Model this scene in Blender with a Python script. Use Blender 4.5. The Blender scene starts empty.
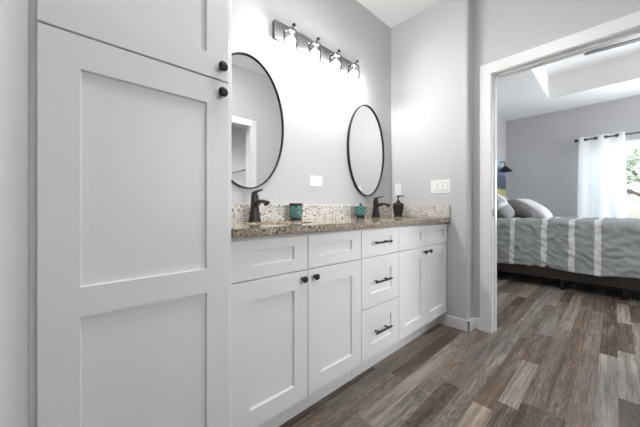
import bpy, bmesh, math, random
from mathutils import Vector, Matrix, noise
random.seed(7)
C = bpy.context.scene.collection
S = bpy.context.scene
PI = math.pi

# ------------------------------------------------------------------ camera
cam_d = bpy.data.cameras.new('camera'); cam = bpy.data.objects.new('camera', cam_d); C.objects.link(cam)
cam.location = (0, 0, .97)
cam.rotation_euler = (PI/2, 0, math.radians(47.26-90))
cam_d.sensor_width = 36; cam_d.lens = 272.6/640*36; cam_d.shift_y = -4/640
cam_d.clip_start = .02
S.camera = cam
# ------------------------------------------------------------------ view, world, lights
S.view_settings.view_transform = 'Standard'; S.view_settings.look = 'None'
S.view_settings.gamma = 1; S.view_settings.use_curve_mapping = False
S.view_settings.exposure = 0.68
S.cycles.max_bounces = 12; S.cycles.diffuse_bounces = 8; S.cycles.glossy_bounces = 5
S.cycles.transparent_max_bounces = 12; S.cycles.sample_clamp_indirect = 6
S.cycles.caustics_reflective = False; S.cycles.caustics_refractive = False
w = bpy.data.worlds.new('sky'); S.world = w; w.use_nodes = True
wn = w.node_tree.nodes; wl = w.node_tree.links
sky = wn.new('ShaderNodeTexSky'); sky.sky_type = 'NISHITA'; sky.sun_disc = False
sky.sun_elevation = math.radians(48); sky.sun_rotation = math.radians(200); sky.dust_density = 2.5
wl.new(sky.outputs[0], wn['Background'].inputs[0]); wn['Background'].inputs[1].default_value = .8

def area(name, loc, rot, size, sy, power, col=(1, 1, 1), spread=PI):
    d = bpy.data.lights.new(name, 'AREA'); d.shape = 'RECTANGLE'; d.size = size; d.size_y = sy
    d.energy = power; d.color = col; d.spread = spread
    o = bpy.data.objects.new(name, d); C.objects.link(o); o.location = loc; o.rotation_euler = rot
    return o
BULB = 230.0      # vanity bulbs
DISC = 40.0       # added flush ceiling lamp, overall fill for the bath
FANLIGHT = 0.0
CANFILL = 150.0        # added fill lamps in the bedroom ceiling
area('back_room_front_fill', (1.42, -2.635, 1.40), (math.radians(75), 0, 0), .7, 1.4, 9, spread=math.radians(60))  # added lamp behind the viewpoint to brighten the vanity fronts
area('back_room_ceiling_fill', (.3, -1.2, 2.70), (0, 0, 0), 1.4, 1.0, 6)  # added overhead fill for the bath, no fixture there
area('window_daylight', (6.60, -.56, 1.30), (0, math.radians(112), 0), 1.3, .75, 30, (.93, .97, 1))
area('bedroom_end_fill', (5.45, -2.635, 1.6), (math.radians(90), 0, 0), 1.1, 1.5, 40, (.97, .985, 1))  # added unseen lamp at the bedroom's far end, general fill

# ------------------------------------------------------------------ helpers
def put(o, loc=(0, 0, 0)):
    C.objects.link(o); o.location = loc; return o
def tag(o, label=None, cat=None, group=None, kind=None):
    if label: o['label'] = label
    if cat: o['category'] = cat
    if group: o['group'] = group
    if kind: o['kind'] = kind
    return o
def thing(name, label, cat, loc, group=None):
    return tag(put(bpy.data.objects.new(name, None), loc), label, cat, group)
def root_loc(o):
    while o.parent: o = o.parent
    return o.location.copy()
def obj(name, bm, m, parent=None, smooth=False, auto=None, label=None):
    """link a bmesh (in world coordinates) as one object; origin at base centre or at the parent's"""
    bmesh.ops.recalc_face_normals(bm, faces=bm.faces)
    if parent: off = root_loc(parent)
    else:
        xs = [v.co.x for v in bm.verts]; ys = [v.co.y for v in bm.verts]; zs = [v.co.z for v in bm.verts]
        off = Vector(((min(xs)+max(xs))/2, (min(ys)+max(ys))/2, min(zs)))
    bmesh.ops.translate(bm, verts=bm.verts, vec=-off)
    me = bpy.data.meshes.new(name); bm.to_mesh(me); bm.free()
    if smooth:
        for p in me.polygons: p.use_smooth = True
        if auto is not None:
            try: me.set_sharp_from_angle(angle=math.radians(auto))
            except Exception: pass
    for mm in (m if isinstance(m, (list, tuple)) else [m]): me.materials.append(mm)
    o = put(bpy.data.objects.new(name, me))
    if parent: o.parent = parent
    else: o.location = off
    if label: o['label'] = label
    return o
def struct(name, bm, m, parent=None, **k):
    o = obj(name, bm, m, parent, **k); o['kind'] = 'structure'; return o
def BM(): return bmesh.new()
def box(bm, x0, x1, y0, y1, z0, z1, bev=0, seg=2):
    r = bmesh.ops.create_cube(bm, size=1); vs = r['verts']
    for v in vs:
        v.co = Vector(((x0+x1)/2+v.co.x*(x1-x0), (y0+y1)/2+v.co.y*(y1-y0), (z0+z1)/2+v.co.z*(z1-z0)))
    if bev:
        es = set(e for v in vs for e in v.link_edges)
        bmesh.ops.bevel(bm, geom=list(es), offset=bev, segments=seg, affect='EDGES', profile=.5)
    return bm
def lathe(bm, prof, cx, cy, cz, n=32, axis='Z'):
    """prof: list of (radius, height)"""
    rings = []
    for r, h in prof:
        ring = []
        for i in range(n):
            a = 2*PI*i/n; p = Vector((r*math.cos(a), r*math.sin(a), h))
            if axis == '-Y': p = Vector((p.x, -p.z, p.y))
            if axis == 'Y': p = Vector((p.x, p.z, p.y))
            if axis == 'X': p = Vector((p.z, p.x, p.y))
            if axis == '-X': p = Vector((-p.z, p.x, p.y))
            ring.append(bm.verts.new(p+Vector((cx, cy, cz))))
        rings.append(ring)
    for a, b in zip(rings, rings[1:]):
        for i in range(n): bm.faces.new((a[i], a[(i+1) % n], b[(i+1) % n], b[i]))
    bm.faces.new(rings[0]); bm.faces.new(rings[-1])
    return bm
def sweep(bm, path, rad, n=12, up=Vector((0, 0, 1)), flat=1.0, power=1.0, caps=True):
    """tube along path; rad float or list; flat squashes it along 'up'; power<1 squares the section"""
    path = [Vector(p) for p in path]; rings = []
    for k, p in enumerate(path):
        t = (path[min(k+1, len(path)-1)]-path[max(k-1, 0)]).normalized()
        u = up
        if abs(t.dot(u)) > .98: u = Vector((0, 1, 0)) if abs(t.y) < .9 else Vector((1, 0, 0))
        s = t.cross(u).normalized(); v = s.cross(t).normalized()
        r = rad[k] if isinstance(rad, (list, tuple)) else rad
        f = flat[k] if isinstance(flat, (list, tuple)) else flat
        ring = []
        for i in range(n):
            a = 2*PI*i/n+PI/n; ca, sa = math.cos(a), math.sin(a)
            ca = math.copysign(abs(ca)**power, ca); sa = math.copysign(abs(sa)**power, sa)
            ring.append(bm.verts.new(p+s*ca*r+v*sa*r*f))
        rings.append(ring)
    for a, b in zip(rings, rings[1:]):
        for i in range(n): bm.faces.new((a[i], a[(i+1) % n], b[(i+1) % n], b[i]))
    if caps: bm.faces.new(rings[0]); bm.faces.new(rings[-1])
    return bm
def quad(bm, *pts):
    return bm.faces.new([bm.verts.new(p) for p in pts])
def torus(bm, c, R, r, normal, n=20, m=8):
    nz = Vector(normal).normalized(); q = nz.to_track_quat('Z', 'Y'); rings = []
    for i in range(n):
        a = 2*PI*i/n; ring = []
        for j in range(m):
            b = 2*PI*j/m
            p = Vector(((R+r*math.cos(b))*math.cos(a), (R+r*math.cos(b))*math.sin(a), r*math.sin(b)))
            ring.append(bm.verts.new(q @ p+Vector(c)))
        rings.append(ring)
    for i in range(n):
        for j in range(m):
            bm.faces.new((rings[i][j], rings[(i+1) % n][j], rings[(i+1) % n][(j+1) % m], rings[i][(j+1) % m]))
    return bm

# ------------------------------------------------------------------ materials
def mat(name, col, rough=.5, metal=0, spec=.5, bump=None, emit=None):
    m = bpy.data.materials.new(name); m.use_nodes = True
    nt = m.node_tree; b = nt.nodes['Principled BSDF']
    b.inputs['Base Color'].default_value = (*col, 1); b.inputs['Roughness'].default_value = rough
    b.inputs['Metallic'].default_value = metal; b.inputs['Specular IOR Level'].default_value = spec
    if bump:
        tc = nt.nodes.new('ShaderNodeTexCoord'); nz = nt.nodes.new('ShaderNodeTexNoise')
        nz.inputs['Scale'].default_value = bump[0]; nz.inputs['Detail'].default_value = 3
        bp = nt.nodes.new('ShaderNodeBump'); bp.inputs['Strength'].default_value = bump[1]; bp.inputs['Distance'].default_value = bump[2]
        nt.links.new(tc.outputs['Object'], nz.inputs['Vector']); nt.links.new(nz.outputs['Fac'], bp.inputs['Height'])
        nt.links.new(bp.outputs['Normal'], b.inputs['Normal'])
    if emit:
        b.inputs['Emission Color'].default_value = (*emit[0], 1); b.inputs['Emission Strength'].default_value = emit[1]
    return m
class NB:
    """tiny node-graph helper"""
    def __init__(s, m): s.nt = m.node_tree; s.b = s.nt.nodes['Principled BSDF']
    def n(s, t, **k):
        x = s.nt.nodes.new(t)
        for a, v in k.items(): setattr(x, a, v)
        return x
    def l(s, a, b): s.nt.links.new(a, b)
    def setin(s, x, i, v):
        if hasattr(v, 'is_output') or isinstance(v, bpy.types.NodeSocket): s.l(v, x.inputs[i])
        else: x.inputs[i].default_value = v
    def math(s, op, a, b=0.0):
        x = s.n('ShaderNodeMath', operation=op); s.setin(x, 0, a); s.setin(x, 1, b); return x.outputs[0]
    def comb(s, a, b, c=0.0):
        x = s.n('ShaderNodeCombineXYZ')
        for i, v in enumerate((a, b, c)): s.setin(x, i, v)
        return x.outputs[0]
    def ramp(s, fac, stops, interp='LINEAR'):
        x = s.n('ShaderNodeValToRGB'); x.color_ramp.interpolation = interp; e = x.color_ramp.elements
        while len(e) < len(stops): e.new(.5)
        for el, (p, c) in zip(e, stops): el.position = p; el.color = (*c, 1) if len(c) == 3 else c
        s.l(fac, x.inputs[0]); return x.outputs[0]
    def mix(s, fac, a, b, mode='MIX'):
        x = s.n('ShaderNodeMix', data_type='RGBA', blend_type=mode)
        s.setin(x, 0, fac); s.setin(x, 6, a); s.setin(x, 7, b); return x.outputs[2]
    def noise(s, vec, scale, detail=3, rough=.5, dist=0):
        x = s.n('ShaderNodeTexNoise'); s.l(vec, x.inputs['Vector'])
        x.inputs['Scale'].default_value = scale; x.inputs['Detail'].default_value = detail
        x.inputs['Roughness'].default_value = rough; x.inputs['Distortion'].default_value = dist
        return x.outputs['Fac']

WALL = mat('wall_paint', (.56, .565, .572), .6, bump=(140, .12, .004))
BEDWALL = mat('bedroom_wall_paint', (.50, .50, .51), .6, bump=(140, .1, .004))
CEIL = mat('ceiling_paint', (.84, .84, .84), .8)
TRIM = mat('white_trim_paint', (.82, .82, .82), .35)
CAB = mat('white_cabinet_paint', (.80, .80, .805), .38)
CABIN = mat('cabinet_case', (.74, .74, .745), .5)
BLACK = mat('matte_black_metal', (.018, .017, .017), .38, .4)
BRONZE = mat('dark_bronze', (.035, .031, .029), .35, .6)
GUN = mat('brushed_gunmetal', (.13, .128, .13), .42, .6)
CHROME = mat('polished_nickel', (.62, .62, .63), .15, 1)
PLASTIC = mat('white_plastic', (.83, .83, .83), .3)
GAPSHADE = mat('rocker_gap_shade', (.55, .55, .55), .4)  # darker grey paints in the shadow gap around each rocker
SLOT = mat('dark_slot', (.05, .05, .05), .6)
PORC = mat('white_porcelain', (.85, .85, .85), .12)
MIRROR = mat('mirror_silver', (.93, .94, .94), .0, 1)
DARKWOOD = mat('dark_bed_wood', (.028, .018, .013), .5)
BULBM = mat('lit_bulb', (1, 1, 1), .4, emit=((1, .98, .95), BULB))
DISCM = mat('lit_diffuser', (1, 1, 1), .5, emit=((1, 1, 1), DISC))
CANFILLM = mat('lit_fill_lens', (1, 1, 1), .5, emit=((1, .985, .96), CANFILL))
FANM = mat('lit_fan_globe', (1, 1, 1), .5, emit=((1, .99, .97), FANLIGHT))

def glass(name, tint, edge):
    m = bpy.data.materials.new(name); m.use_nodes = True; nt = m.node_tree; nt.nodes.clear()
    out = nt.nodes.new('ShaderNodeOutputMaterial'); t = nt.nodes.new('ShaderNodeBsdfTransparent'); t.inputs[0].default_value = (*tint, 1)
    g = nt.nodes.new('ShaderNodeBsdfGlossy'); g.inputs['Roughness'].default_value = .03
    lf = nt.nodes.new('ShaderNodeLayerWeight'); lf.inputs[0].default_value = .5
    pw = nt.nodes.new('ShaderNodeMath'); pw.operation = 'POWER'; pw.inputs[1].default_value = 3
    nt.links.new(lf.outputs['Facing'], pw.inputs[0])
    lw = nt.nodes.new('ShaderNodeMath'); lw.operation = 'MULTIPLY_ADD'; lw.inputs[1].default_value = .5; lw.inputs[2].default_value = .03
    nt.links.new(pw.outputs[0], lw.inputs[0])
    cr = nt.nodes.new('ShaderNodeValToRGB'); e = cr.color_ramp.elements; e[0].color = (*tint, 1); e[0].position = .35; e[1].color = (*edge, 1); e[1].position = 1
    nt.links.new(lf.outputs['Facing'], cr.inputs[0]); nt.links.new(cr.outputs[0], t.inputs[0])
    mx = nt.nodes.new('ShaderNodeMixShader')
    nt.links.new(lw.outputs[0], mx.inputs[0]); nt.links.new(t.outputs[0], mx.inputs[1]); nt.links.new(g.outputs[0], mx.inputs[2])
    nt.links.new(mx.outputs[0], out.inputs[0]); return m
SHADEGLASS = glass('clear_shade_glass', (.985, .985, .985), (.42, .43, .44))
PANE = glass('window_glass', (.97, .98, .98), (.8, .84, .83))

def floor_mat():
    m = mat('weathered_vinyl_planks', (.2, .18, .16), .42); g = NB(m)
    geo = g.n('ShaderNodeNewGeometry'); sp = g.n('ShaderNodeSeparateXYZ'); g.l(geo.outputs['Position'], sp.inputs[0])
    X, Y = sp.outputs[0], sp.outputs[1]
    W = .083
    yr = g.math('DIVIDE', g.math('ADD', Y, .012), W); row = g.math('FLOOR', yr); fy = g.math('FRACT', yr)
    wn1 = g.n('ShaderNodeTexWhiteNoise', noise_dimensions='1D'); g.l(row, wn1.inputs['W'])
    rr = g.n('ShaderNodeSeparateColor'); g.l(wn1.outputs['Color'], rr.inputs[0])
    L = g.math('ADD', .55, g.math('MULTIPLY', rr.outputs[0], .9))
    xr = g.math('ADD', g.math('DIVIDE', X, L), g.math('MULTIPLY', rr.outputs[1], 17)); idx = g.math('FLOOR', xr); fx = g.math('FRACT', xr)
    wn2 = g.n('ShaderNodeTexWhiteNoise', noise_dimensions='2D'); g.l(g.comb(row, idx), wn2.inputs['Vector'])
    pc = g.n('ShaderNodeSeparateColor'); g.l(wn2.outputs['Color'], pc.inputs[0])
    r1, r2, r3 = pc.outputs[0], pc.outputs[1], pc.outputs[2]
    base = g.ramp(r1, [(0, (.080, .056, .042)), (.2, (.128, .095, .073)), (.38, (.185, .145, .114)), (.52, (.160, .141, .125)), (.66, (.215, .195, .176)), (.80, (.275, .222, .178)), (.92, (.265, .245, .225)), (1, (.31, .285, .262))])
    off = g.math('MULTIPLY', r2, 40)
    def nz(sx, sy, det, rough, dist=0.0): return g.noise(g.comb(g.math('MULTIPLY', X, sx), g.math('MULTIPLY', Y, sy), off), 1.0, det, rough, dist)
    n1 = nz(1.5, 34, 6, .68, .9)            # long streaks
    n2 = nz(2.2, 11, 2, .5, .5)             # ring figure
    n3 = nz(5, 95, 5, .7, .3)               # worn chips along the grain
    n4 = nz(16, 210, 3, .6)                 # fine pores
    n6 = nz(1.8, 6, 3, .55, .3)             # where a board is worn
    c = g.mix(1.0, base, g.ramp(n1, [(.30, (.46, .43, .41)), (.47, (.92, .91, .90)), (.53, (1.08, 1.07, 1.06)), (.68, (1.55, 1.5, 1.46))]), 'MULTIPLY')
    rings = g.math('ABSOLUTE', g.math('SUBTRACT', g.math('FRACT', g.math('MULTIPLY', n2, 13)), .5))
    k2 = g.ramp(rings, [(0, (.50, .45, .41)), (.16, (.92, .90, .88)), (.5, (1.15, 1.14, 1.13))])
    c = g.mix(g.math('MULTIPLY', g.math('GREATER_THAN', r3, .55), .85), c, g.mix(1.0, c, k2, 'MULTIPLY'))
    c = g.mix(1.0, c, g.ramp(n4, [(.3, (.76, .76, .76)), (.7, (1.22, 1.22, 1.22))]), 'MULTIPLY')
    worn = g.math('MULTIPLY', g.ramp(n3, [(.50, (0, 0, 0)), (.57, (1, 1, 1))]), g.ramp(n6, [(.46, (0, 0, 0)), (.60, (1, 1, 1))]))
    c = g.mix(g.math('MULTIPLY', worn, .45), c, (.33, .315, .30, 1))
    crack = g.math('MULTIPLY', g.ramp(n3, [(.36, (1, 1, 1)), (.42, (0, 0, 0))]), g.ramp(n6, [(.40, (1, 1, 1)), (.54, (0, 0, 0))]))
    c = g.mix(g.math('MULTIPLY', crack, .75), c, (.045, .037, .032, 1))
    seam = g.math('MAXIMUM', g.math('LESS_THAN', fy, .016), g.math('LESS_THAN', g.math('MULTIPLY', fx, L), .0022))
    c = g.mix(g.math('MULTIPLY', seam, .55), c, (.03, .027, .024, 1))
    g.l(c, g.b.inputs['Base Color'])
    bp = g.n('ShaderNodeBump'); bp.inputs['Strength'].default_value = .15; bp.inputs['Distance'].default_value = .002
    g.l(n1, bp.inputs['Height']); g.l(bp.outputs[0], g.b.inputs['Normal'])
    g.l(g.ramp(n3, [(.3, (.34, .34, .34)), (.7, (.55, .55, .55))]), g.b.inputs['Roughness'])
    return m
FLOOR = floor_mat()

def granite_mat(name, tones, stain, amount, rough):
    m = mat(name, (.5, .45, .4), rough, spec=.6); g = NB(m)
    geo = g.n('ShaderNodeNewGeometry'); P = geo.outputs['Position']
    def vor(scale):
        v = g.n('ShaderNodeTexVoronoi'); v.inputs['Scale'].default_value = scale; g.l(P, v.inputs['Vector'])
        s = g.n('ShaderNodeSeparateColor'); g.l(v.outputs['Color'], s.inputs[0]); return s.outputs[0], s.outputs[1], v.outputs['Distance']
    a, a2, _ = vor(170); b, b2, bd = vor(95)
    c = g.ramp(a, list(zip((0, .2, .36, .55, .66, .78, .9), tones)), 'CONSTANT')
    n = g.noise(P, 16, 4, .6)
    c = g.mix(g.math('MULTIPLY', g.ramp(n, [(.42, (0, 0, 0)), (.60, (1, 1, 1))]), amount), c, (*stain, 1))
    blk = g.math('MULTIPLY', g.math('LESS_THAN', b, .15), g.math('LESS_THAN', bd, .45))
    c = g.mix(blk, c, (.024, .023, .024, 1))
    gry = g.math('MULTIPLY', g.math('GREATER_THAN', b, .88), g.math('LESS_THAN', bd, .55))
    c = g.mix(gry, c, (.19, .18, .175, 1))
    g.l(c, g.b.inputs['Base Color']); return m
GRANITE = granite_mat('tan_speckled_granite', ((.40, .33, .26), (.28, .21, .15), (.50, .45, .38), (.20, .16, .125), (.36, .30, .24), (.56, .52, .46), (.13, .11, .095)), (.26, .18, .115), .6, .10)
SPLASHG = granite_mat('cream_speckled_granite', ((.66, .64, .60), (.57, .53, .48), (.74, .73, .70), (.50, .47, .43), (.68, .66, .63), (.76, .75, .73), (.36, .345, .325)), (.44, .40, .36), .2, .42)
def teal_mat():
    m = mat('teal_crackle_glaze', (.05, .22, .2), .2); g = NB(m)
    tc = g.n('ShaderNodeTexCoord'); v = g.n('ShaderNodeTexVoronoi', feature='DISTANCE_TO_EDGE'); v.inputs['Scale'].default_value = 55
    g.l(tc.outputs['Object'], v.inputs['Vector'])
    n = g.noise(tc.outputs['Object'], 40, 3)
    c = g.ramp(n, [(.3, (.014, .066, .064)), (.55, (.026, .13, .122)), (.75, (.055, .20, .18))])
    c = g.mix(g.ramp(v.outputs['Distance'], [(.02, (1, 1, 1)), (.07, (0, 0, 0))]), c, (.20, .38, .35, 1))
    g.l(c, g.b.inputs['Base Color']); return m
TEAL = teal_mat()
def comforter_mat():
    m = mat('grey_comforter_cloth', (.25, .27, .27), .85, spec=.2); g = NB(m)
    geo = g.n('ShaderNodeNewGeometry'); sp = g.n('ShaderNodeSeparateXYZ'); g.l(geo.outputs['Position'], sp.inputs[0])
    n = g.noise(geo.outputs['Position'], 7, 2)
    y = g.math('ADD', sp.outputs[1], g.math('MULTIPLY', g.math('SUBTRACT', n, .5), .022))
    f = None
    for c0 in (.925, .597, .345, .130):
        s = g.math('LESS_THAN', g.math('ABSOLUTE', g.math('SUBTRACT', y, c0)), .026)
        f = s if f is None else g.math('MAXIMUM', f, s)
    weave = g.noise(geo.outputs['Position'], 260, 2)
    base = g.ramp(weave, [(.3, (.27, .292, .296)), (.7, (.35, .375, .378))])
    g.l(g.mix(f, base, (.64, .65, .66, 1)), g.b.inputs['Base Color']); return m
COMF = comforter_mat()
def sham_mat(name, base, stripe):
    m = mat(name, base, .85, spec=.2); g = NB(m)
    tc = g.n('ShaderNodeTexCoord'); sp = g.n('ShaderNodeSeparateXYZ'); g.l(tc.outputs['UV'], sp.inputs[0])
    f = g.math('MAXIMUM', g.math('LESS_THAN', g.math('ABSOLUTE', g.math('SUBTRACT', sp.outputs[0], .3)), .05),
               g.math('LESS_THAN', g.math('ABSOLUTE', g.math('SUBTRACT', sp.outputs[1], .45)), .06))
    g.l(g.mix(f, (*base, 1), (*stripe, 1)), g.b.inputs['Base Color']); return m
SHAM = sham_mat('grey_white_sham_cloth', (.34, .37, .375), (.68, .68, .69))
GREYPIL = mat('grey_pillow_cloth', (.13, .127, .13), .85, spec=.2)
WHITEPIL = mat('pale_grey_pillow_cloth', (.62, .62, .63), .85, spec=.2)
MATTRESS = mat('mattress_ticking', (.75, .75, .76), .8)
def sheer_mat():
    m = bpy.data.materials.new('sheer_white_voile'); m.use_nodes = True; nt = m.node_tree; nt.nodes.clear()
    out = nt.nodes.new('ShaderNodeOutputMaterial')
    d = nt.nodes.new('ShaderNodeBsdfDiffuse'); d.inputs[0].default_value = (.9, .91, .92, 1)
    t = nt.nodes.new('ShaderNodeBsdfTranslucent'); t.inputs[0].default_value = (.92, .93, .94, 1)
    tr = nt.nodes.new('ShaderNodeBsdfTransparent')
    a = nt.nodes.new('ShaderNodeMixShader'); a.inputs[0].default_value = .22
    b = nt.nodes.new('ShaderNodeMixShader'); b.inputs[0].default_value = .04
    l = nt.links.new
    l(d.outputs[0], a.inputs[1]); l(t.outputs[0], a.inputs[2]); l(a.outputs[0], b.inputs[1]); l(tr.outputs[0], b.inputs[2]); l(b.outputs[0], out.inputs[0])
    return m
SHEER = sheer_mat()
def art_mat():
    m = mat('abstract_canvas_paint', (.3, .4, .5), .6); g = NB(m)
    tc = g.n('ShaderNodeTexCoord'); sp = g.n('ShaderNodeSeparateXYZ'); g.l(tc.outputs['Object'], sp.inputs[0])
    n = g.noise(tc.outputs['Object'], 9, 4)
    z = g.math('ADD', sp.outputs[2], g.math('MULTIPLY', g.math('SUBTRACT', n, .5), .09))
    g.l(g.ramp(g.math('DIVIDE', z, .66), [(0, (.42, .42, .10)), (.12, (.40, .40, .16)), (.2, (.05, .07, .10)), (.5, (.07, .10, .15)), (.68, (.20, .30, .42)), (.85, (.42, .55, .68)), (1, (.35, .47, .60))]), g.b.inputs['Base Color'])
    return m
ART = art_mat()
LEAF = mat('tree_leaves', (.56, .60, .44), .6)
BARK = mat('tree_bark', (.16, .12, .10), .9)
LAWN = mat('lawn_grass', (.42, .42, .34), .9, bump=(30, .5, .02))
FANBLADE = mat('grey_oak_blade', (.10, .096, .093), .5)

# ------------------------------------------------------------------ shell
XE, XD, XB = 2.33, 2.443, 2.56        # vanity end wall, doorway wall (bath face), doorway wall (bedroom face)
YM = 1.493                            # wall that carries the mirrors; same plane as the bed's head wall
XW = 6.50                             # window wall
ZC = 2.75
YB = -.22
b = BM(); box(b, -1.5, 6.7, -2.8, 1.65, -.12, 0); struct('floor', b, FLOOR)
b = BM(); box(b, -1.5, 2.50, -2.8, 1.65, ZC, ZC+.12); struct('ceiling', b, CEIL)
# bedroom ceiling with its raised tray
TX0, TX1, TY0, TY1, TZ = 3.30, 5.68, -1.95, .724, 3.10
b = BM()
box(b, 2.50, TX0, -2.8, 1.65, ZC, TZ+.1); box(b, TX1, 6.7, -2.8, 1.65, ZC, TZ+.1)
box(b, TX0, TX1, TY1, 1.65, ZC, TZ+.1); box(b, TX0, TX1, -2.8, TY0, ZC, TZ+.1)
box(b, TX0-.01, TX1+.01, TY0-.01, TY1+.01, TZ, TZ+.1)
struct('ceiling_bedroom', b, CEIL)
b = BM(); box(b, -1.5, XE+.02, YM, YM+.15, 0, ZC); struct('wall_front', b, WALL)
b = BM(); box(b, -1.5, -1.35, -2.8, YM, 0, ZC); struct('wall_left', b, WALL)
# end wall of the vanity with its rounded outer corner
b = BM(); box(b, XE, XB, .79, YM+.15, 0, ZC)
es = [e for e in b.edges if all(abs(v.co.x-XE) < 1e-4 and abs(v.co.y-.79) < 1e-4 for v in e.verts)]
bmesh.ops.bevel(b, geom=es, offset=.022, segments=6, affect='EDGES', profile=.5)
struct('wall_right', b, WALL, smooth=True, auto=40)
# wall with the bedroom doorway
OY0, OY1, OZ = -.183, .672, 2.048
b = BM()
box(b, XD, XB, OY1, .79, 0, ZC); box(b, XD, XB, -2.8, OY0, 0, ZC); box(b, XD, XB, OY0, OY1, OZ, ZC)
struct('wall_doorway', b, WALL)
# short wall across from the vanity, with the wide cased opening beside it
b = BM(); box(b, 1.733, XD, YB-.115, YB, 0, ZC); box(b, -1.35, 1.733, YB-.115, YB, 2.048, ZC); struct('wall_back', b, WALL)
b = BM(); box(b, 1.80, XD, -2.8, YB-.115, 0, ZC); struct('wall_closet_side', b, WALL)
b = BM(); box(b, -1.35, 1.80, -2.8, -2.65, 0, ZC); struct('wall_closet_end', b, WALL)
# wing wall left of the linen cabinet
b = BM(); box(b, -.20, -.068, .52, YM, 0, ZC); struct('wall_wing', b, WALL)
# bedroom walls
b = BM(); box(b, XB, 6.65, YM, YM+.15, 0, ZC+.2); struct('wall_headboard', b, BEDWALL)
WY0, WY1, WZ0, WZ1 = -1.00, .43, .56, 2.06
b = BM()
box(b, XW, XW+.15, WY1, YM, 0, ZC+.2); box(b, XW, XW+.15, -2.8, WY0, 0, ZC+.2)
box(b, XW, XW+.15, WY0, WY1, 0, WZ0); box(b, XW, XW+.15, WY0, WY1, WZ1, ZC+.2)
struct('wall_window', b, BEDWALL)
b = BM(); box(b, XB, XW, -2.8, -2.65, 0, ZC+.2); struct('wall_bedroom_end', b, BEDWALL)

# doorway trim
def casing(bm, y0, y1, z1, w0, w1, x0, x1):
    zt = z1+.082; P = [(y0-w0, 0), (y0, 0), (y0, z1), (y1, z1), (y1, 0), (y1+w1, 0), (y1+w1, zt), (y0-w0, zt)]
    f = [bm.verts.new((x0, y, z)) for y, z in P]; k = [bm.verts.new((x1, y, z)) for y, z in P]
    fs = [bm.faces.new([v[i] for i in q]) for v in (f, k) for q in ((0, 1, 2, 7), (2, 3, 6, 7), (3, 4, 5, 6))]
    for i in range(8): bm.faces.new((f[i], f[(i+1) % 8], k[(i+1) % 8], k[i]))
b = BM(); casing(b, -.171, .660, 2.036, .047, .076, 2.427, XD); struct('trim_1', b, TRIM)
b = BM(); casing(b, -.187, .677, 2.052, .076, .076, XB, 2.577); struct('trim_2', b, TRIM)
b = BM()
box(b, XD-.006, XB+.006, .654, .672, 0, 2.03); box(b, XD-.006, XB+.006, -.183, -.165, 0, 2.03); box(b, XD-.006, XB+.006, -.183, .672, 2.03, 2.048)
box(b, 2.485, 2.520, .642, .654, 0, 2.03); box(b, 2.485, 2.520, -.165, -.153, 0, 2.03); box(b, 2.485, 2.520, -.153, .642, 2.018, 2.03)
jamb = struct('trim_3', b, TRIM)
b = BM(); box(b, 2.448, 2.472, .6525, .655, .915, .972)
obj('strike_plate', b, GUN, jamb, label='dark metal strike plate')
# cased opening across from the vanity (seen in the mirror)
b = BM()
box(b, 1.721, 1.80, YB, YB+.016, 0, 2.118, .003, 1); box(b, -1.35, 1.721, YB, YB+.016, 2.036, 2.118, .003, 1)
box(b, 1.715, 1.733, YB-.115, YB, 0, 2.03); box(b, -1.35, 1.733, YB-.115, YB, 2.03, 2.048)
struct('trim_4', b, TRIM)
# narrow flat trim on the front of the wing wall
b = BM(); box(b, -.203, -.065, .505, .606, 0, ZC, .002, 1); struct('trim_5', b, WALL)

# baseboards
BH, BT = .092, .015
def base(name, *bxs):
    b = BM()
    for bx in bxs: box(b, *bx, .004, 2)
    return struct(name, b, TRIM)
base('baseboard_right', (XE-BT, XE, .79-BT, 1.03, 0, BH), (XE-BT, XD, .79-BT, .79, 0, BH), (XD-BT, XD, .735, .79, 0, BH))
base('baseboard_back', (1.80, 2.42, YB, YB+BT, 0, BH))
base('baseboard_window', (XW-BT, XW, -2.65, YM-BT, 0, BH))
base('baseboard_headboard', (2.60, XW, YM-BT, YM, 0, BH))
base('baseboard_doorway', (XB, XB+BT, .74, YM-BT, 0, BH), (XB, XB+BT, -2.65, -.25, 0, BH))

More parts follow.
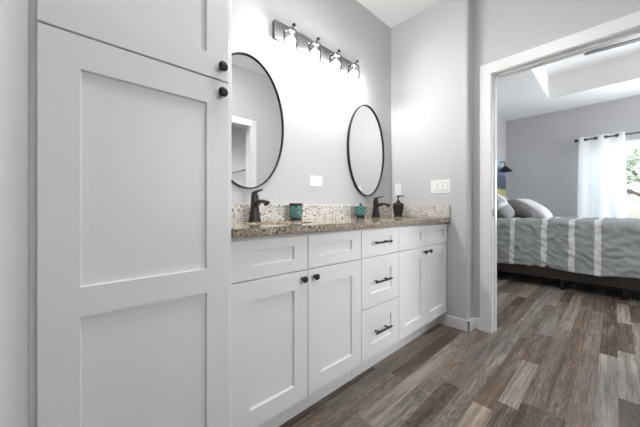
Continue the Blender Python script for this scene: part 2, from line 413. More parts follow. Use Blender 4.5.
# ------------------------------------------------------------------ cabinets
def shaker(x0, x1, z0, z1, yf, th, st, recs, depth=.011, ch=.0015):
    """door or drawer front facing -Y with recessed panels: recs = [(za, zb), ...] bottom to top"""
    b = BM(); yb = yf+th
    def F(*p): quad(b, *p)
    a0, a1, c0, c1 = x0+ch, x1-ch, z0+ch, z1-ch
    F((a0, yf, c0), (x0+st, yf, c0), (x0+st, yf, c1), (a0, yf, c1))
    F((x1-st, yf, c0), (a1, yf, c0), (a1, yf, c1), (x1-st, yf, c1))
    zs = [c0]+[z for r in recs for z in r]+[c1]
    for k in range(0, len(zs), 2):
        F((x0+st, yf, zs[k]), (x1-st, yf, zs[k]), (x1-st, yf, zs[k+1]), (x0+st, yf, zs[k+1]))
    for za, zb in recs:
        i = .0022; o = [(x0+st, za), (x1-st, za), (x1-st, zb), (x0+st, zb)]; n = [(x0+st+i, za+i), (x1-st-i, za+i), (x1-st-i, zb-i), (x0+st+i, zb-i)]
        for k in range(4):
            k2 = (k+1) % 4
            F((o[k][0], yf, o[k][1]), (o[k2][0], yf, o[k2][1]), (n[k2][0], yf+depth, n[k2][1]), (n[k][0], yf+depth, n[k][1]))
        F(*[(p[0], yf+depth, p[1]) for p in n])
    o = [(a0, c0), (a1, c0), (a1, c1), (a0, c1)]; s = [(x0, z0), (x1, z0), (x1, z1), (x0, z1)]
    for k in range(4):
        k2 = (k+1) % 4
        F((o[k][0], yf, o[k][1]), (o[k2][0], yf, o[k2][1]), (s[k2][0], yf+ch, s[k2][1]), (s[k][0], yf+ch, s[k][1]))
        F((s[k][0], yf+ch, s[k][1]), (s[k2][0], yf+ch, s[k2][1]), (s[k2][0], yb, s[k2][1]), (s[k][0], yb, s[k][1]))
    F(*[(p[0], yb, p[1]) for p in s])
    bmesh.ops.remove_doubles(b, verts=b.verts, dist=1e-5)
    return b
def knob(parent, x, z, yf, r=.0145):
    b = BM(); lathe(b, [(.0075, 0), (.0075, .002), (.0052, .004), (.0050, .012), (r*.85, .016), (r, .020), (r*.97, .024), (r*.75, .0275), (r*.3, .029)], x, yf, z, 24, '-Y')
    return obj('knob', b, BLACK, parent, smooth=True, auto=50, label='round black knob')
def bar_pull(parent, x0, x1, z, yf):
    b = BM(); y = yf-.030
    sweep(b, [(x0, y, z), (x1, y, z)], .0058, 16)
    for x in (x0+.03, x1-.03): sweep(b, [(x, yf+.001, z), (x, y, z)], .0050, 14)
    return obj('bar_pull', b, BLACK, parent, smooth=True, auto=50, label='black bar pull')
def front(name, parent, *a, **k): return obj(name, shaker(*a, **k), CAB, parent)

# tall linen cabinet
lc = thing('linen_cabinet', 'tall white linen cabinet with two stacked shaker doors at left', 'cabinet', (.18, 1.2, 0))
b = BM(); box(b, -.067, .435, .942, YM-.003, .10, 2.36, .0015, 1); box(b, -.067, .435, 1.01, YM-.003, 0, .10)
obj('body', b, CAB, lc)
b = BM(); box(b, -.0678, -.0552, .936, .9419, .10, 2.36); obj('filler_strip', b, CAB, lc)
b = BM(); box(b, -.066, .440, .925, YM-.003, 2.36, 2.43, .006, 2); obj('top_moulding', b, CAB, lc)
d = front('door', lc, -.054, .416, .118, 1.411, .92, .0195, .077, [(.195, .695), (.772, 1.327)]); knob(d, .386, 1.368, .92, .0165)
d = front('door', lc, -.054, .416, 1.4160, 2.34, .92, .0195, .077, [(1.497, 2.26)]); knob(d, .386, 1.455, .92, .0165)

# vanity: sink base, drawer stack, sink base
YF = .950; TH = .0185
def carcass(x0, x1, parent):
    b = BM(); box(b, x0, x1, YF+TH+.001, YM-.003, .112, .8665, .001, 1); obj('body', b, CABIN, parent)
    b = BM(); box(b, x0, x1, 1.020, 1.036, 0, .1115); obj('toe_kick', b, CABIN, parent)
GAP = .0016
s1 = thing('sink_base_cabinet', 'white sink base with round-knob doors next to the tall linen cabinet', 'cabinet', (.81, 1.2, 0), 'white vanity cabinets')
carcass(.4365, 1.189, s1)
for x0, x1, kx in ((.437, .804-GAP, .770), (.804+GAP, 1.190-GAP, .842)):
    front('drawer_front', s1, x0, x1, .698, .852, YF, TH, .077, [(.751, .810)])
    d = front('door', s1, x0, x1, .118, .694, YF, TH, .077, [(.195, .617)]); knob(d, kx, .660, YF)
s2 = thing('drawer_cabinet', 'white three-drawer vanity unit with black bar pulls', 'cabinet', (1.38, 1.2, 0), 'white vanity cabinets')
carcass(1.191, 1.575, s2)
for z0, z1, ra, rb, pz in ((.698, .852, .745, .810, .779), (.408, .694, .485, .615, .553), (.118, .404, .195, .325, .262)):
    d = front('drawer', s2, 1.190+GAP, 1.576-GAP, z0, z1, YF, TH, .085, [(ra, rb)]); bar_pull(d, 1.290, 1.446, pz, YF)
s3 = thing('sink_base_cabinet', 'white sink base with round-knob doors against the end wall by the doorway', 'cabinet', (1.95, 1.2, 0), 'white vanity cabinets')
carcass(1.577, 2.312, s3)
for x0, x1, kx in ((1.576+GAP, 1.947-GAP*.7, 1.915), (1.947+GAP*.7, 2.319, 1.988)):
    front('drawer_front', s3, x0, x1, .698, .852, YF, TH, .070, [(.751, .810)])
    d = front('door', s3, x0, x1, .118, .694, YF, TH, .070, [(.195, .617)]); knob(d, kx, .660, YF)

# granite worktop with two oval sink holes
ZT = .900
ct = thing('granite_countertop', 'speckled beige granite vanity top with backsplash', 'countertop', (1.37, 1.2, .868))
SINKS = ((.80, 1.185), (1.946, 1.185)); SA, SB = .205, .150
def top_mesh():
    b = BM(); x0, x1, y0, y1 = .4365, XE-.0005, .926, YM-.001
    xs = [x0, (SINKS[0][0]+SINKS[1][0])/2, x1]
    for k, (sx, sy) in enumerate(SINKS):
        xa, xb = xs[k], xs[k+1]; N = 48
        for zt, flip in ((ZT, False), (.868, True)):
            inner, outer = [], []
            for i in range(N):
                a = 2*PI*i/N; ca, sa = math.cos(a), math.sin(a)
                inner.append((sx+SA*ca, sy+SB*sa, zt))
                tx = ((xb if ca > 0 else xa)-sx)/ca if abs(ca) > 1e-6 else 1e9
                ty = ((y1 if sa > 0 else y0)-sy)/sa if abs(sa) > 1e-6 else 1e9
                t = min(tx, ty); outer.append((sx+t*ca, sy+t*sa, zt))
            for i in range(N):
                j = (i+1) % N
                quad(b, inner[i], inner[j], outer[j], outer[i])
            for cx, cy in ((xa, y0), (xb, y0), (xb, y1), (xa, y1)):      # corner triangles
                best = [i for i in range(N) if True]
                ang = math.atan2(cy-sy, cx-sx) % (2*PI); i = int(ang/(2*PI/N)); j = (i+1) % N
                quad(b, outer[i], (cx, cy, zt), outer[j])
        for i in range(N):
            a, c = 2*PI*i/N, 2*PI*(i+1)/N
            quad(b, (sx+SA*math.cos(a), sy+SB*math.sin(a), ZT), (sx+SA*math.cos(c), sy+SB*math.sin(c), ZT), (sx+SA*math.cos(c), sy+SB*math.sin(c), .868), (sx+SA*math.cos(a), sy+SB*math.sin(a), .868))
    quad(b, (x0, y0, .868), (x1, y0, .868), (x1, y0, ZT), (x0, y0, ZT)); quad(b, (x0, y1, .868), (x1, y1, .868), (x1, y1, ZT), (x0, y1, ZT))
    quad(b, (x0, y0, .868), (x0, y1, .868), (x0, y1, ZT), (x0, y0, ZT)); quad(b, (x1, y0, .868), (x1, y1, .868), (x1, y1, ZT), (x1, y0, ZT))
    bmesh.ops.remove_doubles(b, verts=b.verts, dist=1e-5); return b
obj('slab', top_mesh(), GRANITE, ct)
b = BM(); box(b, .4365, XE-.001, YM-.021, YM-.001, ZT, 1.004, .002, 1); obj('backsplash', b, SPLASHG, ct)
b = BM(); box(b, XE-.021, XE-.001, .926, YM-.022, ZT, 1.004, .002, 1); obj('side_splash', b, SPLASHG, ct)

def sink(x, y, label):
    t = thing('sink', label, 'sink', (x, y, .868-.15), 'undermount basins')
    b = BM(); prof = [(1.08, .867), (1.0, .867), (.97, .82), (.88, .765), (.68, .732), (.35, .722), (.06, .719)]; N = 48; rings = []
    for f, z in prof: rings.append([b.verts.new((x+SA*f*math.cos(2*PI*i/N), y+SB*f*math.sin(2*PI*i/N), z)) for i in range(N)])
    for p, q in zip(rings, rings[1:]):
        for i in range(N): b.faces.new((p[i], p[(i+1) % N], q[(i+1) % N], q[i]))
    b.faces.new(rings[-1])
    obj('basin', b, PORC, t, smooth=True)
    b = BM(); lathe(b, [(.022, 0), (.022, .003), (.016, .005)], x, y, .7195, 24); obj('drain', b, BRONZE, t, smooth=True, auto=40)
sink(*SINKS[0], 'white oval undermount sink in the counter by the tall cabinet')
sink(*SINKS[1], 'white oval undermount sink in the counter near the end wall')

# ------------------------------------------------------------------ counter objects
def faucet(x, y, label):
    t = thing('faucet', label, 'faucet', (x, y, ZT), 'black single-handle faucets')
    b = BM()
    secs = [(0, .033), (.004, .033), (.012, .0305), (.05, .0250), (.085, .0212), (.12, .0195), (.146, .0195), (.150, .0185)]
    sweep(b, [(x, y, ZT+.0002+z) for z, r in secs], [r for z, r in secs], 24, up=Vector((0, 1, 0)), power=.6)
    obj('body', b, BRONZE, t, smooth=True, auto=45)
    b = BM(); z = ZT
    sweep(b, [(x, y-.008, z+.098), (x, y-.035, z+.110), (x, y-.065, z+.116), (x, y-.095, z+.115), (x, y-.120, z+.110), (x, y-.136, z+.106)],
          [.0175, .0165, .0155, .015, .0150, .0145], 20, power=.6, flat=[.95, .85, .7, .62, .62, .6])
    sweep(b, [(x, y-.120, z+.109), (x, y-.122, z+.091)], [.0135, .0128], 18)
    obj('spout', b, BRONZE, t, smooth=True, auto=45)
    b = BM()
    sweep(b, [(x, y, z+.150), (x, y, z+.158), (x, y, z+.167), (x, y, z+.172)], [.0165, .0180, .0165, .009], 20, up=Vector((0, 1, 0)))
    sweep(b, [(x, y+.012, z+.164), (x, y-.015, z+.170), (x, y-.045, z+.175), (x, y-.078, z+.179)], [.0135, .0135, .0125, .0105], 14, power=.6, flat=[.5, .36, .30, .26])
    obj('handle', b, BRONZE, t, smooth=True, auto=45)
faucet(.785, 1.400, 'black single-handle faucet under the mirror beside the tall cabinet')
faucet(1.950, 1.400, 'black single-handle faucet beside the dark soap dispenser')

t = thing('bathroom_tumbler', 'teal crackle-glazed tumbler with dark rim and foot', 'tumbler', (1.086, 1.405, ZT))
b = BM(); lathe(b, [(.039, .0165), (.041, .020), (.0425, .05), (.0430, .085), (.0420, .093)], 1.086, 1.405, ZT, 36); obj('body', b, TEAL, t, smooth=True, auto=50)
b = BM(); lathe(b, [(.034, .0003), (.037, .002), (.037, .012), (.039, .0163)], 1.086, 1.405, ZT, 36); obj('foot', b, BRONZE, t, smooth=True, auto=40, label='dark bronze foot')
b = BM(); lathe(b, [(.0425, .0935), (.0450, .096), (.0450, .108), (.043, .110), (.040, .110), (.0385, .095), (.02, .0945)], 1.086, 1.405, ZT, 36); obj('rim', b, BRONZE, t, smooth=True, auto=40, label='dark bronze rim')

t = thing('lidded_jar', 'small teal jar with lid and dark foot on the counter', 'jar', (1.741, 1.400, ZT))
b = BM(); lathe(b, [(.032, .018), (.040, .026), (.0455, .045), (.0475, .075), (.0475, .082)], 1.741, 1.40, ZT, 36); obj('body', b, TEAL, t, smooth=True, auto=50)
b = BM(); lathe(b, [(.032, .0003), (.034, .002), (.033, .009), (.028, .0178)], 1.741, 1.40, ZT, 36); obj('foot', b, BRONZE, t, smooth=True, auto=40, label='dark bronze foot')
b = BM(); lathe(b, [(.0485, .0825), (.0495, .085), (.0485, .094), (.030, .100), (.010, .102)], 1.741, 1.40, ZT, 36); ld = obj('lid', b, TEAL, t, smooth=True, auto=40)
b = BM(); lathe(b, [(.008, .1015), (.006, .106), (.010, .112), (.0085, .118), (.003, .120)], 1.741, 1.40, ZT, 20); obj('lid_knob', b, BRONZE, ld, smooth=True, auto=50, label='dark bronze lid knob')

sx, sy = 2.192, 1.330
t = thing('soap_dispenser', 'dark bronze pump soap dispenser in the counter corner', 'soap dispenser', (sx, sy, ZT))
b = BM(); lathe(b, [(.039, .0003), (.042, .003), (.040, .010), (.031, .018), (.034, .028), (.043, .055), (.048, .085), (.049, .105), (.046, .120), (.041, .127), (.023, .132), (.017, .133)], sx, sy, ZT, 36); obj('bottle', b, BRONZE, t, smooth=True, auto=60)
b = BM(); torus(b, (sx, sy, ZT+.107), .049, .0022, (0, 0, 1), 36, 8); obj('band', b, BLACK, t, smooth=True)
b = BM(); torus(b, (sx, sy, ZT+.058), .0437, .0018, (0, 0, 1), 36, 8); obj('band', b, BLACK, t, smooth=True)
b = BM(); lathe(b, [(.016, .1332), (.017, .136), (.017, .148), (.010, .151), (.006, .153), (.006, .180), (.009, .182), (.0115, .186), (.0115, .194), (.008, .197)], sx, sy, ZT, 24)
sweep(b, [(sx, sy, ZT+.191), (sx+.016, sy-.02, ZT+.193), (sx+.028, sy-.035, ZT+.189), (sx+.030, sy-.037, ZT+.181)], [.006, .0052, .0045, .004], 12)
obj('pump', b, BRONZE, t, smooth=True, auto=50)

# ------------------------------------------------------------------ mirrors
def mirror(x, z, label):
    a, h = .2525, .3985
    t = thing('oval_mirror', label, 'mirror', (x, YM, z-h), 'oval vanity mirrors')
    N = 96; b = BM(); rings = []
    prof = [(0, YM-.002), (0, YM-.022), (.002, YM-.024), (.0060, YM-.024), (.0080, YM-.022), (.0080, YM-.002)]
    for i in range(N):
        q = 2*PI*i/N; rings.append([b.verts.new((x+(a-d)*math.cos(q), y, z+(h-d)*math.sin(q))) for d, y in prof])
    for i in range(N):
        for k in range(len(prof)): p = (k+1) % len(prof); b.faces.new((rings[i][k], rings[(i+1) % N][k], rings[(i+1) % N][p], rings[i][p]))
    obj('frame', b, BLACK, t, smooth=True, auto=40, label='thin black frame')
    b = BM(); fr = [b.verts.new((x+(a-.0065)*math.cos(2*PI*i/N), YM-.014, z+(h-.0065)*math.sin(2*PI*i/N))) for i in range(N)]
    bk = [b.verts.new((v.co.x, YM-.010, v.co.z)) for v in fr]
    b.faces.new(fr); b.faces.new(bk)
    for i in range(N): b.faces.new((fr[i], fr[(i+1) % N], bk[(i+1) % N], bk[i]))
    obj('mirror_glass', b, MIRROR, t)
mirror(.786, 1.492, 'black-framed oval mirror partly behind the tall cabinet')
mirror(1.929, 1.486, 'black-framed oval mirror near the end-wall corner, fully in view')

# ------------------------------------------------------------------ vanity light
t = thing('vanity_light', 'four-bulb gunmetal bar light with clear glass shades above mirrors', 'wall light', (1.366, YM, 2.062))
b = BM(); box(b, .962, 1.768, YM-.030, YM-.0005, 2.062, 2.180, .004, 2); obj('back_plate', b, GUN, t)
for k in range(4):
    x = 1.052+.2085*k; zA = 2.138; yk = 1.384
    b = BM(); sweep(b, [(x, YM-.030, zA), (x, yk+.008, zA)], .0060, 14); lathe(b, [(.016, 0), (.016, .003), (.010, .006)], x, YM-.030, zA, 20, '-Y')
    arm = obj('arm', b, CHROME, t, smooth=True, auto=50)
    b = BM(); lathe(b, [(.006, -.006), (.010, -.004), (.011, .003), (.009, .010), (.004, .013)], x, yk, zA+.002, 18, '-Y'); obj('finial', b, BLACK, arm, smooth=True, auto=60, label='small black finial')
    ys = 1.418
    b = BM(); lathe(b, [(.010, .000), (.010, -.010), (.024, -.014), (.026, -.022), (.020, -.026), (.019, -.045), (.016, -.046)], x, ys, zA-.004, 24); obj('socket', b, CHROME, t, smooth=True, auto=40)
    b = BM(); prof = [(.024, -.016), (.040, -.018), (.0455, -.026), (.0460, -.060), (.0460, -.118), (.0440, -.118), (.0440, -.060), (.0435, -.028), (.0390, -.021), (.024, -.019)]
    N = 32; rings = [[b.verts.new((x+r*math.cos(2*PI*i/N), ys+r*math.sin(2*PI*i/N), zA-.002+h)) for i in range(N)] for r, h in prof]
    for p, q in zip(rings, rings[1:]+rings[:1]):
        for i in range(N): b.faces.new((p[i], p[(i+1) % N], q[(i+1) % N], q[i]))
    obj('glass_shade', b, SHADEGLASS, t, smooth=True, auto=60, label='clear glass cylinder shade')
    b = BM(); lathe(b, [(.011, -.046), (.013, -.052), (.022, -.066), (.0258, -.0705)], x, ys, zA-.004, 24); bb = obj('bulb', b, PLASTIC, t, smooth=True, auto=50)
    b = BM(); lathe(b, [(.0260, -.0712), (.0285, -.077), (.0292, -.082), (.0290, -.088), (.0265, -.098), (.020, -.107), (.010, -.1125), (.003, -.1135)], x, ys, zA-.004, 18); obj('bulb_dome', b, BULBM, bb, smooth=True, label='lit frosted bulb dome')

# ------------------------------------------------------------------ outlets and switches
def outlet(name, cx, cz, w, h, label):                   # horizontal, on the mirror wall
    t = thing('outlet_plate', label, 'outlet', (cx, YM, cz-h/2), 'white outlets')
    b = BM(); box(b, cx-w/2, cx+w/2, YM-.006, YM-.0003, cz-h/2, cz+h/2, .003, 2); obj('cover_plate', b, PLASTIC, t)
    b = BM(); box(b, cx-.034, cx+.034, YM-.0085, YM-.006, cz-.017, cz+.017, .0015, 1); f = obj('receptacle', b, PLASTIC, t)
    for s in (-1, 1):
        for dz in (-.006, .006):
            b = BM(); box(b, cx+s*.020-.004, cx+s*.020+.004, YM-.0088, YM-.0084, cz+dz-.001, cz+dz+.001); obj('slot', b, SLOT, f)
outlet('o', 1.336, 1.1765, .126, .074, 'white outlet plate on the wall between the two oval mirrors')
t = thing('outlet_plate', 'white upright outlet plate on end wall behind the soap dispenser', 'outlet', (XE, 1.412, 1.105), 'white outlets')
b = BM(); box(b, XE-.006, XE-.0003, 1.376, 1.448, 1.105, 1.219, .003, 2); obj('cover_plate', b, PLASTIC, t)
b = BM(); box(b, XE-.0085, XE-.006, 1.395, 1.429, 1.128, 1.196, .0015, 1); f = obj('receptacle', b, PLASTIC, t)
for dz in (-.020, .020):
    for dy in (-.006, .006):
        b = BM(); box(b, XE-.0088, XE-.0084, 1.412+dy-.001, 1.412+dy+.001, 1.162+dz-.004, 1.162+dz+.004); obj('slot', b, SLOT, f)
t = thing('light_switch', 'white three-rocker light switch plate on the end wall', 'light switch', (XE, 1.008, 1.106))
b = BM(); box(b, XE-.006, XE-.0003, .925, 1.091, 1.106, 1.222, .003, 2); obj('switch_plate', b, PLASTIC, t)
for k in (-1, 0, 1):
    yc = 1.008+k*.046
    b = BM(); box(b, XE-.0075, XE-.006, yc-.018, yc+.018, 1.129, 1.199); f = obj('rocker_frame', b, GAPSHADE, t)
    b = BM(); box(b, XE-.0120, XE-.0075, yc-.0150, yc+.0155, 1.132, 1.196, .0012, 1)
    for v in b.verts:
        if v.co.z > 1.18: v.co.x += .0035
    obj('rocker', b, PLASTIC, f)

# added ceiling fill light of the bath (above and behind the viewpoint) and towel bar of the back room
t = thing('ceiling_fill_light', 'added round ceiling fill light of the bathroom, out of view', 'ceiling light', (.95, .45, ZC-.05))
b = BM(); lathe(b, [(.175, -.001), (.175, -.03), (.165, -.034)], .95, .45, ZC, 40); obj('rim', b, TRIM, t, smooth=True, auto=40)
b = BM(); lathe(b, [(.160, -.0345), (.150, -.045), (.10, -.052), (.02, -.055)], .95, .45, ZC, 40); obj('diffuser', b, DISCM, t, smooth=True)
t = thing('towel_bar', 'black towel bar in the back room, seen in the mirror', 'towel bar', (1.80, -.70, 1.48))
b = BM(); sweep(b, [(1.735, -.40, 1.50), (1.735, -1.02, 1.50)], .009, 14); obj('bar', b, BLACK, t, smooth=True, auto=50)
for y in (-.43, -.99):
    b = BM(); sweep(b, [(1.7995, y, 1.50), (1.735, y, 1.50)], .008, 14); lathe(b, [(.022, .0005), (.022, .006), (.012, .010)], 1.80, y, 1.50, 20, '-X'); obj('post', b, BLACK, t, smooth=True, auto=50)

# ------------------------------------------------------------------ bed
BX0, BX1, BY0, BY1 = 4.33, 5.86, -.62, 1.46
bed = thing('bed', 'queen bed with dark wooden frame seen through the doorway', 'bed', ((BX0+BX1)/2, .42, 0))
b = BM()
box(b, BX0, BX0+.035, BY0, BY1-.05, .130, .275, .004, 2); box(b, BX1-.035, BX1, BY0, BY1-.05, .130, .275, .004, 2); box(b, BX0, BX1, BY0, BY0+.035, .130, .275, .004, 2)
obj('side_rails', b, DARKWOOD, bed)
b = BM(); box(b, BX0-.01, BX1+.01, BY1-.05, BY1, .05, 1.02, .008, 2); obj('headboard', b, DARKWOOD, bed)
for lx in (BX0+.035, BX1-.035):
    for ly in (1.36, .43, -.06, -.56):
        b = BM(); sweep(b, [(lx, ly, .0005), (lx, ly, .012), (lx, ly, .10), (lx, ly, .130)], [.014, .016, .022, .024], 16, up=Vector((0, 1, 0)), power=.6); obj('leg', b, BLACK, bed, smooth=True, auto=45)
b = BM(); box(b, BX0+.035, BX1-.035, BY0+.035, BY1-.055, .20, .30); obj('slat_base', b, DARKWOOD, bed)
b = BM(); box(b, BX0+.09, BX1-.09, BY0+.09, BY1-.055, .301, .775, .05, 4); obj('mattress', b, MATTRESS, bed, smooth=True)

def comforter():
    b = BM(); nu, nv = 150, 130
    hx0, hx1, hy0, hy1 = BX0+.03, BX1-.03, BY0+.02, 1.16
    D = .63; ztop = .842; R = .065
    def ov(t):                                   # arc-length overhang -> (horizontal offset, drop) over a rounded edge
        if t <= 0: return 0, 0
        q = t/R
        if q < PI/2: return R*math.sin(q), R*(1-math.cos(q))
        return R, R+(t-R*PI/2)
    grid = []
    for i in range(nu+1):
        u = -D+(hx1-hx0+2*D-2*R+.001)*i/nu; col = []
        for j in range(nv+1):
            v = -D+(hy1-(hy0+R)+D)*j/nv
            W = hx1-hx0-2*R
            ox, dx = ov(-u) if u < 0 else ov(u-W)
            x = hx0+R+min(max(u, 0), W)+(-ox if u < 0 else ox if u > W else 0)
            oy, dy = ov(-v)
            y = hy0+R+max(v, 0)-oy
            dr = max(dx, dy)
            z = ztop-dr-.02*math.sin(PI*min(max(u/W, 0), 1))*(1 if dr == 0 else 0)
            P = Vector((u*3.1, v*3.1, 0))
            n = noise.noise(P*1.0+Vector((3, 1, 7)))*.010+noise.noise(P*4.4)*.008
            rid = 1-abs(noise.noise(Vector((u*5.5, v*4.2, 4.0)))*2.0); n += .022*max(0, rid-.55)
            rid = 1-abs(noise.noise(Vector((u*14.0-v*8, v*8+u*6, 9.0)))*2.2); n += .022*max(0, rid-.5)
            sw = min(1, dr/.25)
            if dx > dy and dx > 0:
                out = -1 if u < 0 else 1
                x += out*(n*1.5+sw*(.018*math.sin(v*9+1.2)+.05*(dr/.6)))
                z += .012*math.sin(v*6.3)*sw
            elif dy > 0:
                y -= n*1.5+sw*(.018*math.sin(u*8)+.04*(dr/.6))
            else: z += n
            col.append(b.verts.new((x, y, max(z, .2))))
        grid.append(col)
    for i in range(nu):
        for j in range(nv): b.faces.new((grid[i][j], grid[i+1][j], grid[i+1][j+1], grid[i][j+1]))
    return b
o = obj('comforter', comforter(), COMF, smooth=True)
tag(o, 'grey comforter with white stripes draped over the bed', 'comforter')
md = o.modifiers.new('thickness', 'SOLIDIFY'); md.thickness = .018; md.offset = -1

def pillow(name, label, c, w, h, th, m, lean, yaw=0, roll=0):
    """w along bed width (X), h up the lean, th thick; lean = tilt of the pillow's plane back from vertical"""
    b = BM(); N = 28; g = {}
    uvl = b.loops.layers.uv.new('UVMap')
    M = Matrix.Translation(Vector(c)) @ Matrix.Rotation(math.radians(yaw), 4, 'Z') @ Matrix.Rotation(math.radians(-lean), 4, 'X') @ Matrix.Rotation(math.radians(roll), 4, 'Y')
    for s in (-1, 1):
        for i in range(N+1):
            for j in range(N+1):
                u, v = -1+2*i/N, -1+2*j/N
                e = (i in (0, N) or j in (0, N))
                if e and s == 1: continue
                t = (max(0, 1-abs(u)**2.6)*max(0, 1-abs(v)**2.6))**.5
                px = u*w/2*(1-.07*(1-abs(v)**2)*0-.06*(1-v*v)*abs(u)**3); pz = v*h/2*(1-.07*(1-u*u)*abs(v)**3)
                wr = noise.noise(Vector((u*2.3+c[0]*9, v*2.3, s*3)))*.10+(1-abs(noise.noise(Vector((u*3.4, v*3.4+c[1]*7, s)))*2))*.05
                g[(s, i, j)] = b.verts.new(M @ Vector((px, s*th/2*t*(1+wr), pz)))
    for s in (-1, 1):
        for i in range(N):
            for j in range(N):
                ks = [(i, j), (i+1, j), (i+1, j+1), (i, j+1)]
                vs = [g[(s, *k)] if (s, *k) in g else g[(-1, *k)] for k in ks]
                try: f = b.faces.new(vs if s < 0 else vs[::-1])
                except ValueError: continue
                for lp, k in zip(f.loops, ks if s < 0 else ks[::-1]): lp[uvl].uv = (k[0]/N, k[1]/N)
    return tag(obj(name, b, m, smooth=True), label, 'pillow', 'pillows at the bed head')
pillow('pillow', 'grey sham with white stripes nearest the door frame', (4.82, 1.15, 1.02), .70, .50, .22, SHAM, 40)
pillow('pillow', 'plain grey pillow in the middle of the bed head', (4.95, .95, .965), .60, .46, .20, GREYPIL, 56)
pillow('pillow', 'pale grey pillow farthest from the door, propped behind the plain grey one', (5.52, .88, .97), .60, .52, .20, WHITEPIL, 52)

# ------------------------------------------------------------------ window, curtain
win = thing('window_1', None, None, (XW+.07, (WY0+WY1)/2, WZ0)); win['kind'] = 'structure'
b = BM(); f0, f1 = XW+.05, XW+.12
box(b, f0, f1, WY0, WY0+.05, WZ0, WZ1); box(b, f0, f1, WY1-.05, WY1, WZ0, WZ1); box(b, f0, f1, WY0+.05, WY1-.05, WZ1-.055, WZ1); box(b, f0, f1, WY0+.05, WY1-.05, WZ0, WZ0+.05)
obj('window_frame', b, TRIM, win)
zm = 1.305
for z0, z1, x0 in ((zm, WZ1-.055, f0+.03), (WZ0+.05, zm+.03, f0)):
    b = BM(); y0, y1 = WY0+.05, WY1-.05
    box(b, x0, x0+.03, y0, y0+.035, z0, z1); box(b, x0, x0+.03, y1-.035, y1, z0, z1); box(b, x0, x0+.03, y0+.035, y1-.035, z0, z0+.035); box(b, x0, x0+.03, y0+.035, y1-.035, z1-.035, z1)
    sh = obj('sash', b, TRIM, win)
    b = BM(); box(b, x0+.013, x0+.017, y0+.03, y1-.03, z0+.03, z1-.03); obj('pane', b, PANE, sh)
b = BM(); box(b, XW-.03, XW+.05, WY0-.03, WY1+.03, WZ0-.025, WZ0, .004, 1); obj('window_sill', b, TRIM, win)

for nm, xc, hw, z0, z1 in (('fill_frame_back_room', 1.42, .35, .70, 2.10), ('fill_frame_bedroom', 5.45, .55, .85, 2.35)):  # frames added around two fill lamps so they read as windows
    wd = thing(nm, None, None, (xc, -2.65, z0)); wd['kind'] = 'structure'
    b = BM(); e = .06; y0, y1 = -2.65, -2.615
    box(b, xc-hw-e, xc-hw, y0, y1, z0-e, z1+e, .003, 1); box(b, xc+hw, xc+hw+e, y0, y1, z0-e, z1+e, .003, 1); box(b, xc-hw, xc+hw, y0, y1, z1, z1+e); box(b, xc-hw, xc+hw, y0, y1, z0-e, z0)
    box(b, xc-hw, xc+hw, y0+.018, y1, (z0+z1)/2-.02, (z0+z1)/2+.02)
    obj('window_frame', b, TRIM, wd)

XR = 6.40; ZR = 2.147
t = thing('curtain_rod', 'dark curtain rod with ball end above the bedroom window', 'curtain rod', (XW, -.4, ZR))
b = BM(); sweep(b, [(XR, .430, ZR), (XR, -1.25, ZR)], .0095, 16); obj('rod', b, BLACK, t, smooth=True, auto=50)
for y, s in ((.430, 1), (-1.25, -1)):
    b = BM(); lathe(b, [(.010, -.004), (.016, .002), (.024, .014), (.026, .024), (.022, .036), (.010, .044)], XR, y, ZR, 20, 'Y' if s > 0 else '-Y'); obj('finial', b, BLACK, t, smooth=True, auto=60)
for y in (.41, -1.2):
    b = BM(); sweep(b, [(XW-.0005, y, ZR-.02), (XR+.02, y, ZR-.02), (XR, y, ZR-.0095)], .006, 12); box(b, XW-.006, XW-.0005, y-.02, y+.02, ZR-.06, ZR+.02, .002, 1); obj('bracket', b, BLACK, t, smooth=True, auto=45)
GY = (.335, .217, .099, -.019); HALF = .118; AMP = .021
def cx(y, z):
    fl = 1+.25*max(0, (2.1-z)/2)
    return XR+AMP*fl*math.sin(PI*(y-.217)/HALF)
cur = thing('curtain', 'sheer white grommet curtain panel hanging over the window', 'curtain', (XR, .15, .30))
b = BM(); ny, nz = 90, 40; g = []
for i in range(ny+1):
    y = .418-.525*i/ny; g.append([b.verts.new((cx(y, z)+.006*noise.noise(Vector((y*9, z*2, 1))), y+.022*(2.19-z)/1.3*(1-2*i/ny), z)) for z in [2.19-(2.19-.31)*j/nz for j in range(nz+1)]])
for i in range(ny):
    for j in range(nz): b.faces.new((g[i][j], g[i+1][j], g[i+1][j+1], g[i][j+1]))
obj('panel', b, SHEER, cur, smooth=True)
for y in GY:
    s = (cx(y+.002, ZR)-cx(y-.002, ZR))/.004
    b = BM(); torus(b, (XR, y, ZR), .021, .0055, (1, -s, 0), 24, 8); obj('grommet', b, BLACK, cur, smooth=True, label='dark metal grommet ring')

# ------------------------------------------------------------------ sconce, picture, fan
SX = 5.90
t = thing('wall_sconce', 'black cone-shade wall sconce over the bed head', 'wall light', (SX, YM, 1.66))
b = BM(); lathe(b, [(.055, .0005), (.055, .015), (.045, .020)], SX, YM, 1.845, 24, '-Y'); obj('wall_plate', b, BLACK, t, smooth=True, auto=40)
b = BM(); sweep(b, [(SX, YM-.018, 1.845), (SX, 1.42, 1.850), (SX, 1.385, 1.848), (SX, 1.370, 1.835), (SX, 1.368, 1.805)], .008, 12); obj('arm', b, BLACK, t, smooth=True)
b = BM(); lathe(b, [(.022, 1.815), (.026, 1.80), (.026, 1.765), (.020, 1.762)], SX, 1.368, 0, 24); obj('socket', b, mat('aged_brass', (.35, .26, .12), .35, .9), t, smooth=True, auto=40, label='brass socket')
b = BM(); prof = [(.020, 1.762), (.034, 1.757), (.112, 1.672), (.114, 1.667), (.110, 1.669), (.032, 1.752), (.018, 1.757)]; N = 32
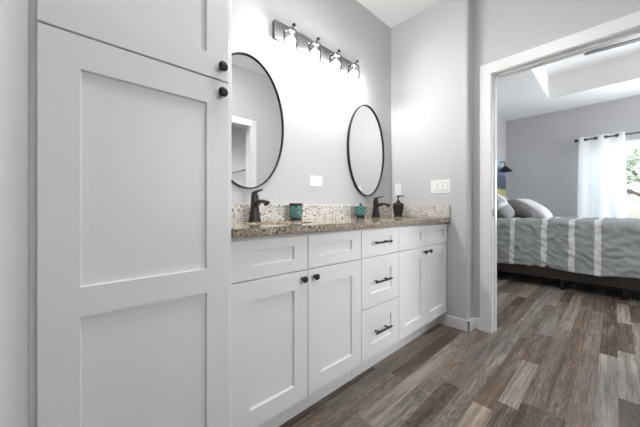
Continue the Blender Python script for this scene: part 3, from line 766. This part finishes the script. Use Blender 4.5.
rings = [[b.verts.new((SX+r*math.cos(2*PI*i/N), 1.368+r*math.sin(2*PI*i/N), z)) for i in range(N)] for r, z in prof]
for p, q in zip(rings, rings[1:]+rings[:1]):
    for i in range(N): b.faces.new((p[i], p[(i+1) % N], q[(i+1) % N], q[i]))
obj('lamp_shade', b, BLACK, t, smooth=True, auto=40)
b = BM(); box(b, 5.62, 6.33, YM-.036, YM-.001, 1.25, 1.91, .003, 1)
tag(obj('canvas_picture', b, ART), 'blue abstract canvas hung on the bed head wall behind the sconce', 'picture')

FX, FY, FZ = 4.225, -.50, 2.665
t = thing('ceiling_fan', 'grey-bladed ceiling fan hanging from the bedroom tray ceiling', 'ceiling fan', (FX, FY, 2.50))
b = BM(); lathe(b, [(.07, TZ-.0005), (.07, TZ-.03), (.03, TZ-.07), (.014, TZ-.075), (.014, FZ+.08)], FX, FY, 0, 24); obj('downrod', b, GUN, t, smooth=True, auto=40)
b = BM(); lathe(b, [(.03, .085), (.09, .07), (.11, .03), (.11, -.03), (.085, -.05)], FX, FY, FZ, 32); obj('motor', b, GUN, t, smooth=True, auto=40)
b = BM(); lathe(b, [(.085, -.0505), (.10, -.07), (.085, -.11), (.04, -.13), (.01, -.135)], FX, FY, FZ, 32); obj('light_globe', b, FANM, t, smooth=True)
for k in range(3):
    a = math.radians(96+120*k); d = Vector((math.cos(a), math.sin(a), 0)); p = Vector((-d.y, d.x, 0)); pts = []
    for (r, w0, w1) in ((.10, -.045, .045), (.20, -.062, .060), (.55, -.068, .066), (.715, -.060, .052), (.735, -.02, .0)):
        pts.append((Vector((FX, FY, FZ))+d*r+p*w0+Vector((0, 0, w0*-.18)), Vector((FX, FY, FZ))+d*r+p*w1+Vector((0, 0, w1*-.18))))
    b = BM(); H = Vector((0, 0, .009))
    for (a0, a1), (b0, b1) in zip(pts, pts[1:]):
        quad(b, a0, a1, b1, b0); quad(b, a0+H, a1+H, b1+H, b0+H); quad(b, a0, b0, b0+H, a0+H); quad(b, a1, b1, b1+H, a1+H)
    for e0, e1 in (pts[0], pts[-1]): quad(b, e0, e1, e1+H, e0+H)
    bmesh.ops.remove_doubles(b, verts=b.verts, dist=1e-5)
    obj('blade', b, FANBLADE, t)

for y, lb in ((-.50, 'added bedroom ceiling fill light nearest the doorway'), (-1.45, 'added bedroom ceiling fill light farther along the ceiling')):
    t = thing('recessed_fill_light', lb, 'ceiling light', (2.93, y, ZC-.012), 'added ceiling fill lights')  # unseen lamp added to brighten the bed side and bedroom walls
    b = BM(); torus(b, (2.93, y, ZC-.004), .088, .0085, (0, 0, 1), 36, 8); obj('trim_ring', b, TRIM, t, smooth=True)
    b = BM(); lathe(b, [(.080, -.0008), (.080, -.005), (.070, -.0065)], 2.93, y, ZC, 32); obj('lens', b, CANFILLM, t, smooth=True, auto=40)

# ------------------------------------------------------------------ outdoors beyond the window
b = BM(); box(b, 6.75, 40, -20, 20, -.5, -.3); struct('ground_lawn', b, LAWN)
def tree(x, y, h, r, label, seed):
    rnd = random.Random(seed)
    t = thing('garden_tree', label, 'tree', (x, y, -.3))
    b = BM(); sweep(b, [(x, y, -.3), (x+.05, y+.03, h*.3), (x-.04, y, h*.55), (x, y+.05, h*.8)], [.13, .11, .08, .03], 10)
    for k in range(6):
        a = rnd.uniform(0, 2*PI); z = h*rnd.uniform(.3, .65)
        sweep(b, [(x, y, z), (x+.5*r*math.cos(a), y+.5*r*math.sin(a), z+.4), (x+.9*r*math.cos(a), y+.9*r*math.sin(a), z+.7)], [.05, .035, .012], 6)
    obj('trunk', b, BARK, t, smooth=True)
    b = BM()
    for k in range(2200):
        q = Vector((rnd.gauss(0, 1), rnd.gauss(0, 1), rnd.gauss(0, .8))); q.normalize(); q *= r*rnd.uniform(.25, 1)
        c = Vector((x, y, h*.68))+Vector((q.x, q.y, q.z*.9)); s = rnd.uniform(.05, .11)
        u = Vector((rnd.uniform(-1, 1), rnd.uniform(-1, 1), rnd.uniform(-1, 1))).normalized(); v = u.orthogonal().normalized()
        quad(b, c-u*s, c+v*s*.5, c+u*s, c-v*s*.5)
    obj('foliage', b, LEAF, t)
tree(10.6, -.65, 3.2, 1.5, 'leafy green tree outside the window, nearest to the glass', 3)
tree(13.5, -2.6, 4.0, 1.9, 'larger green tree farther off outside the window', 8)
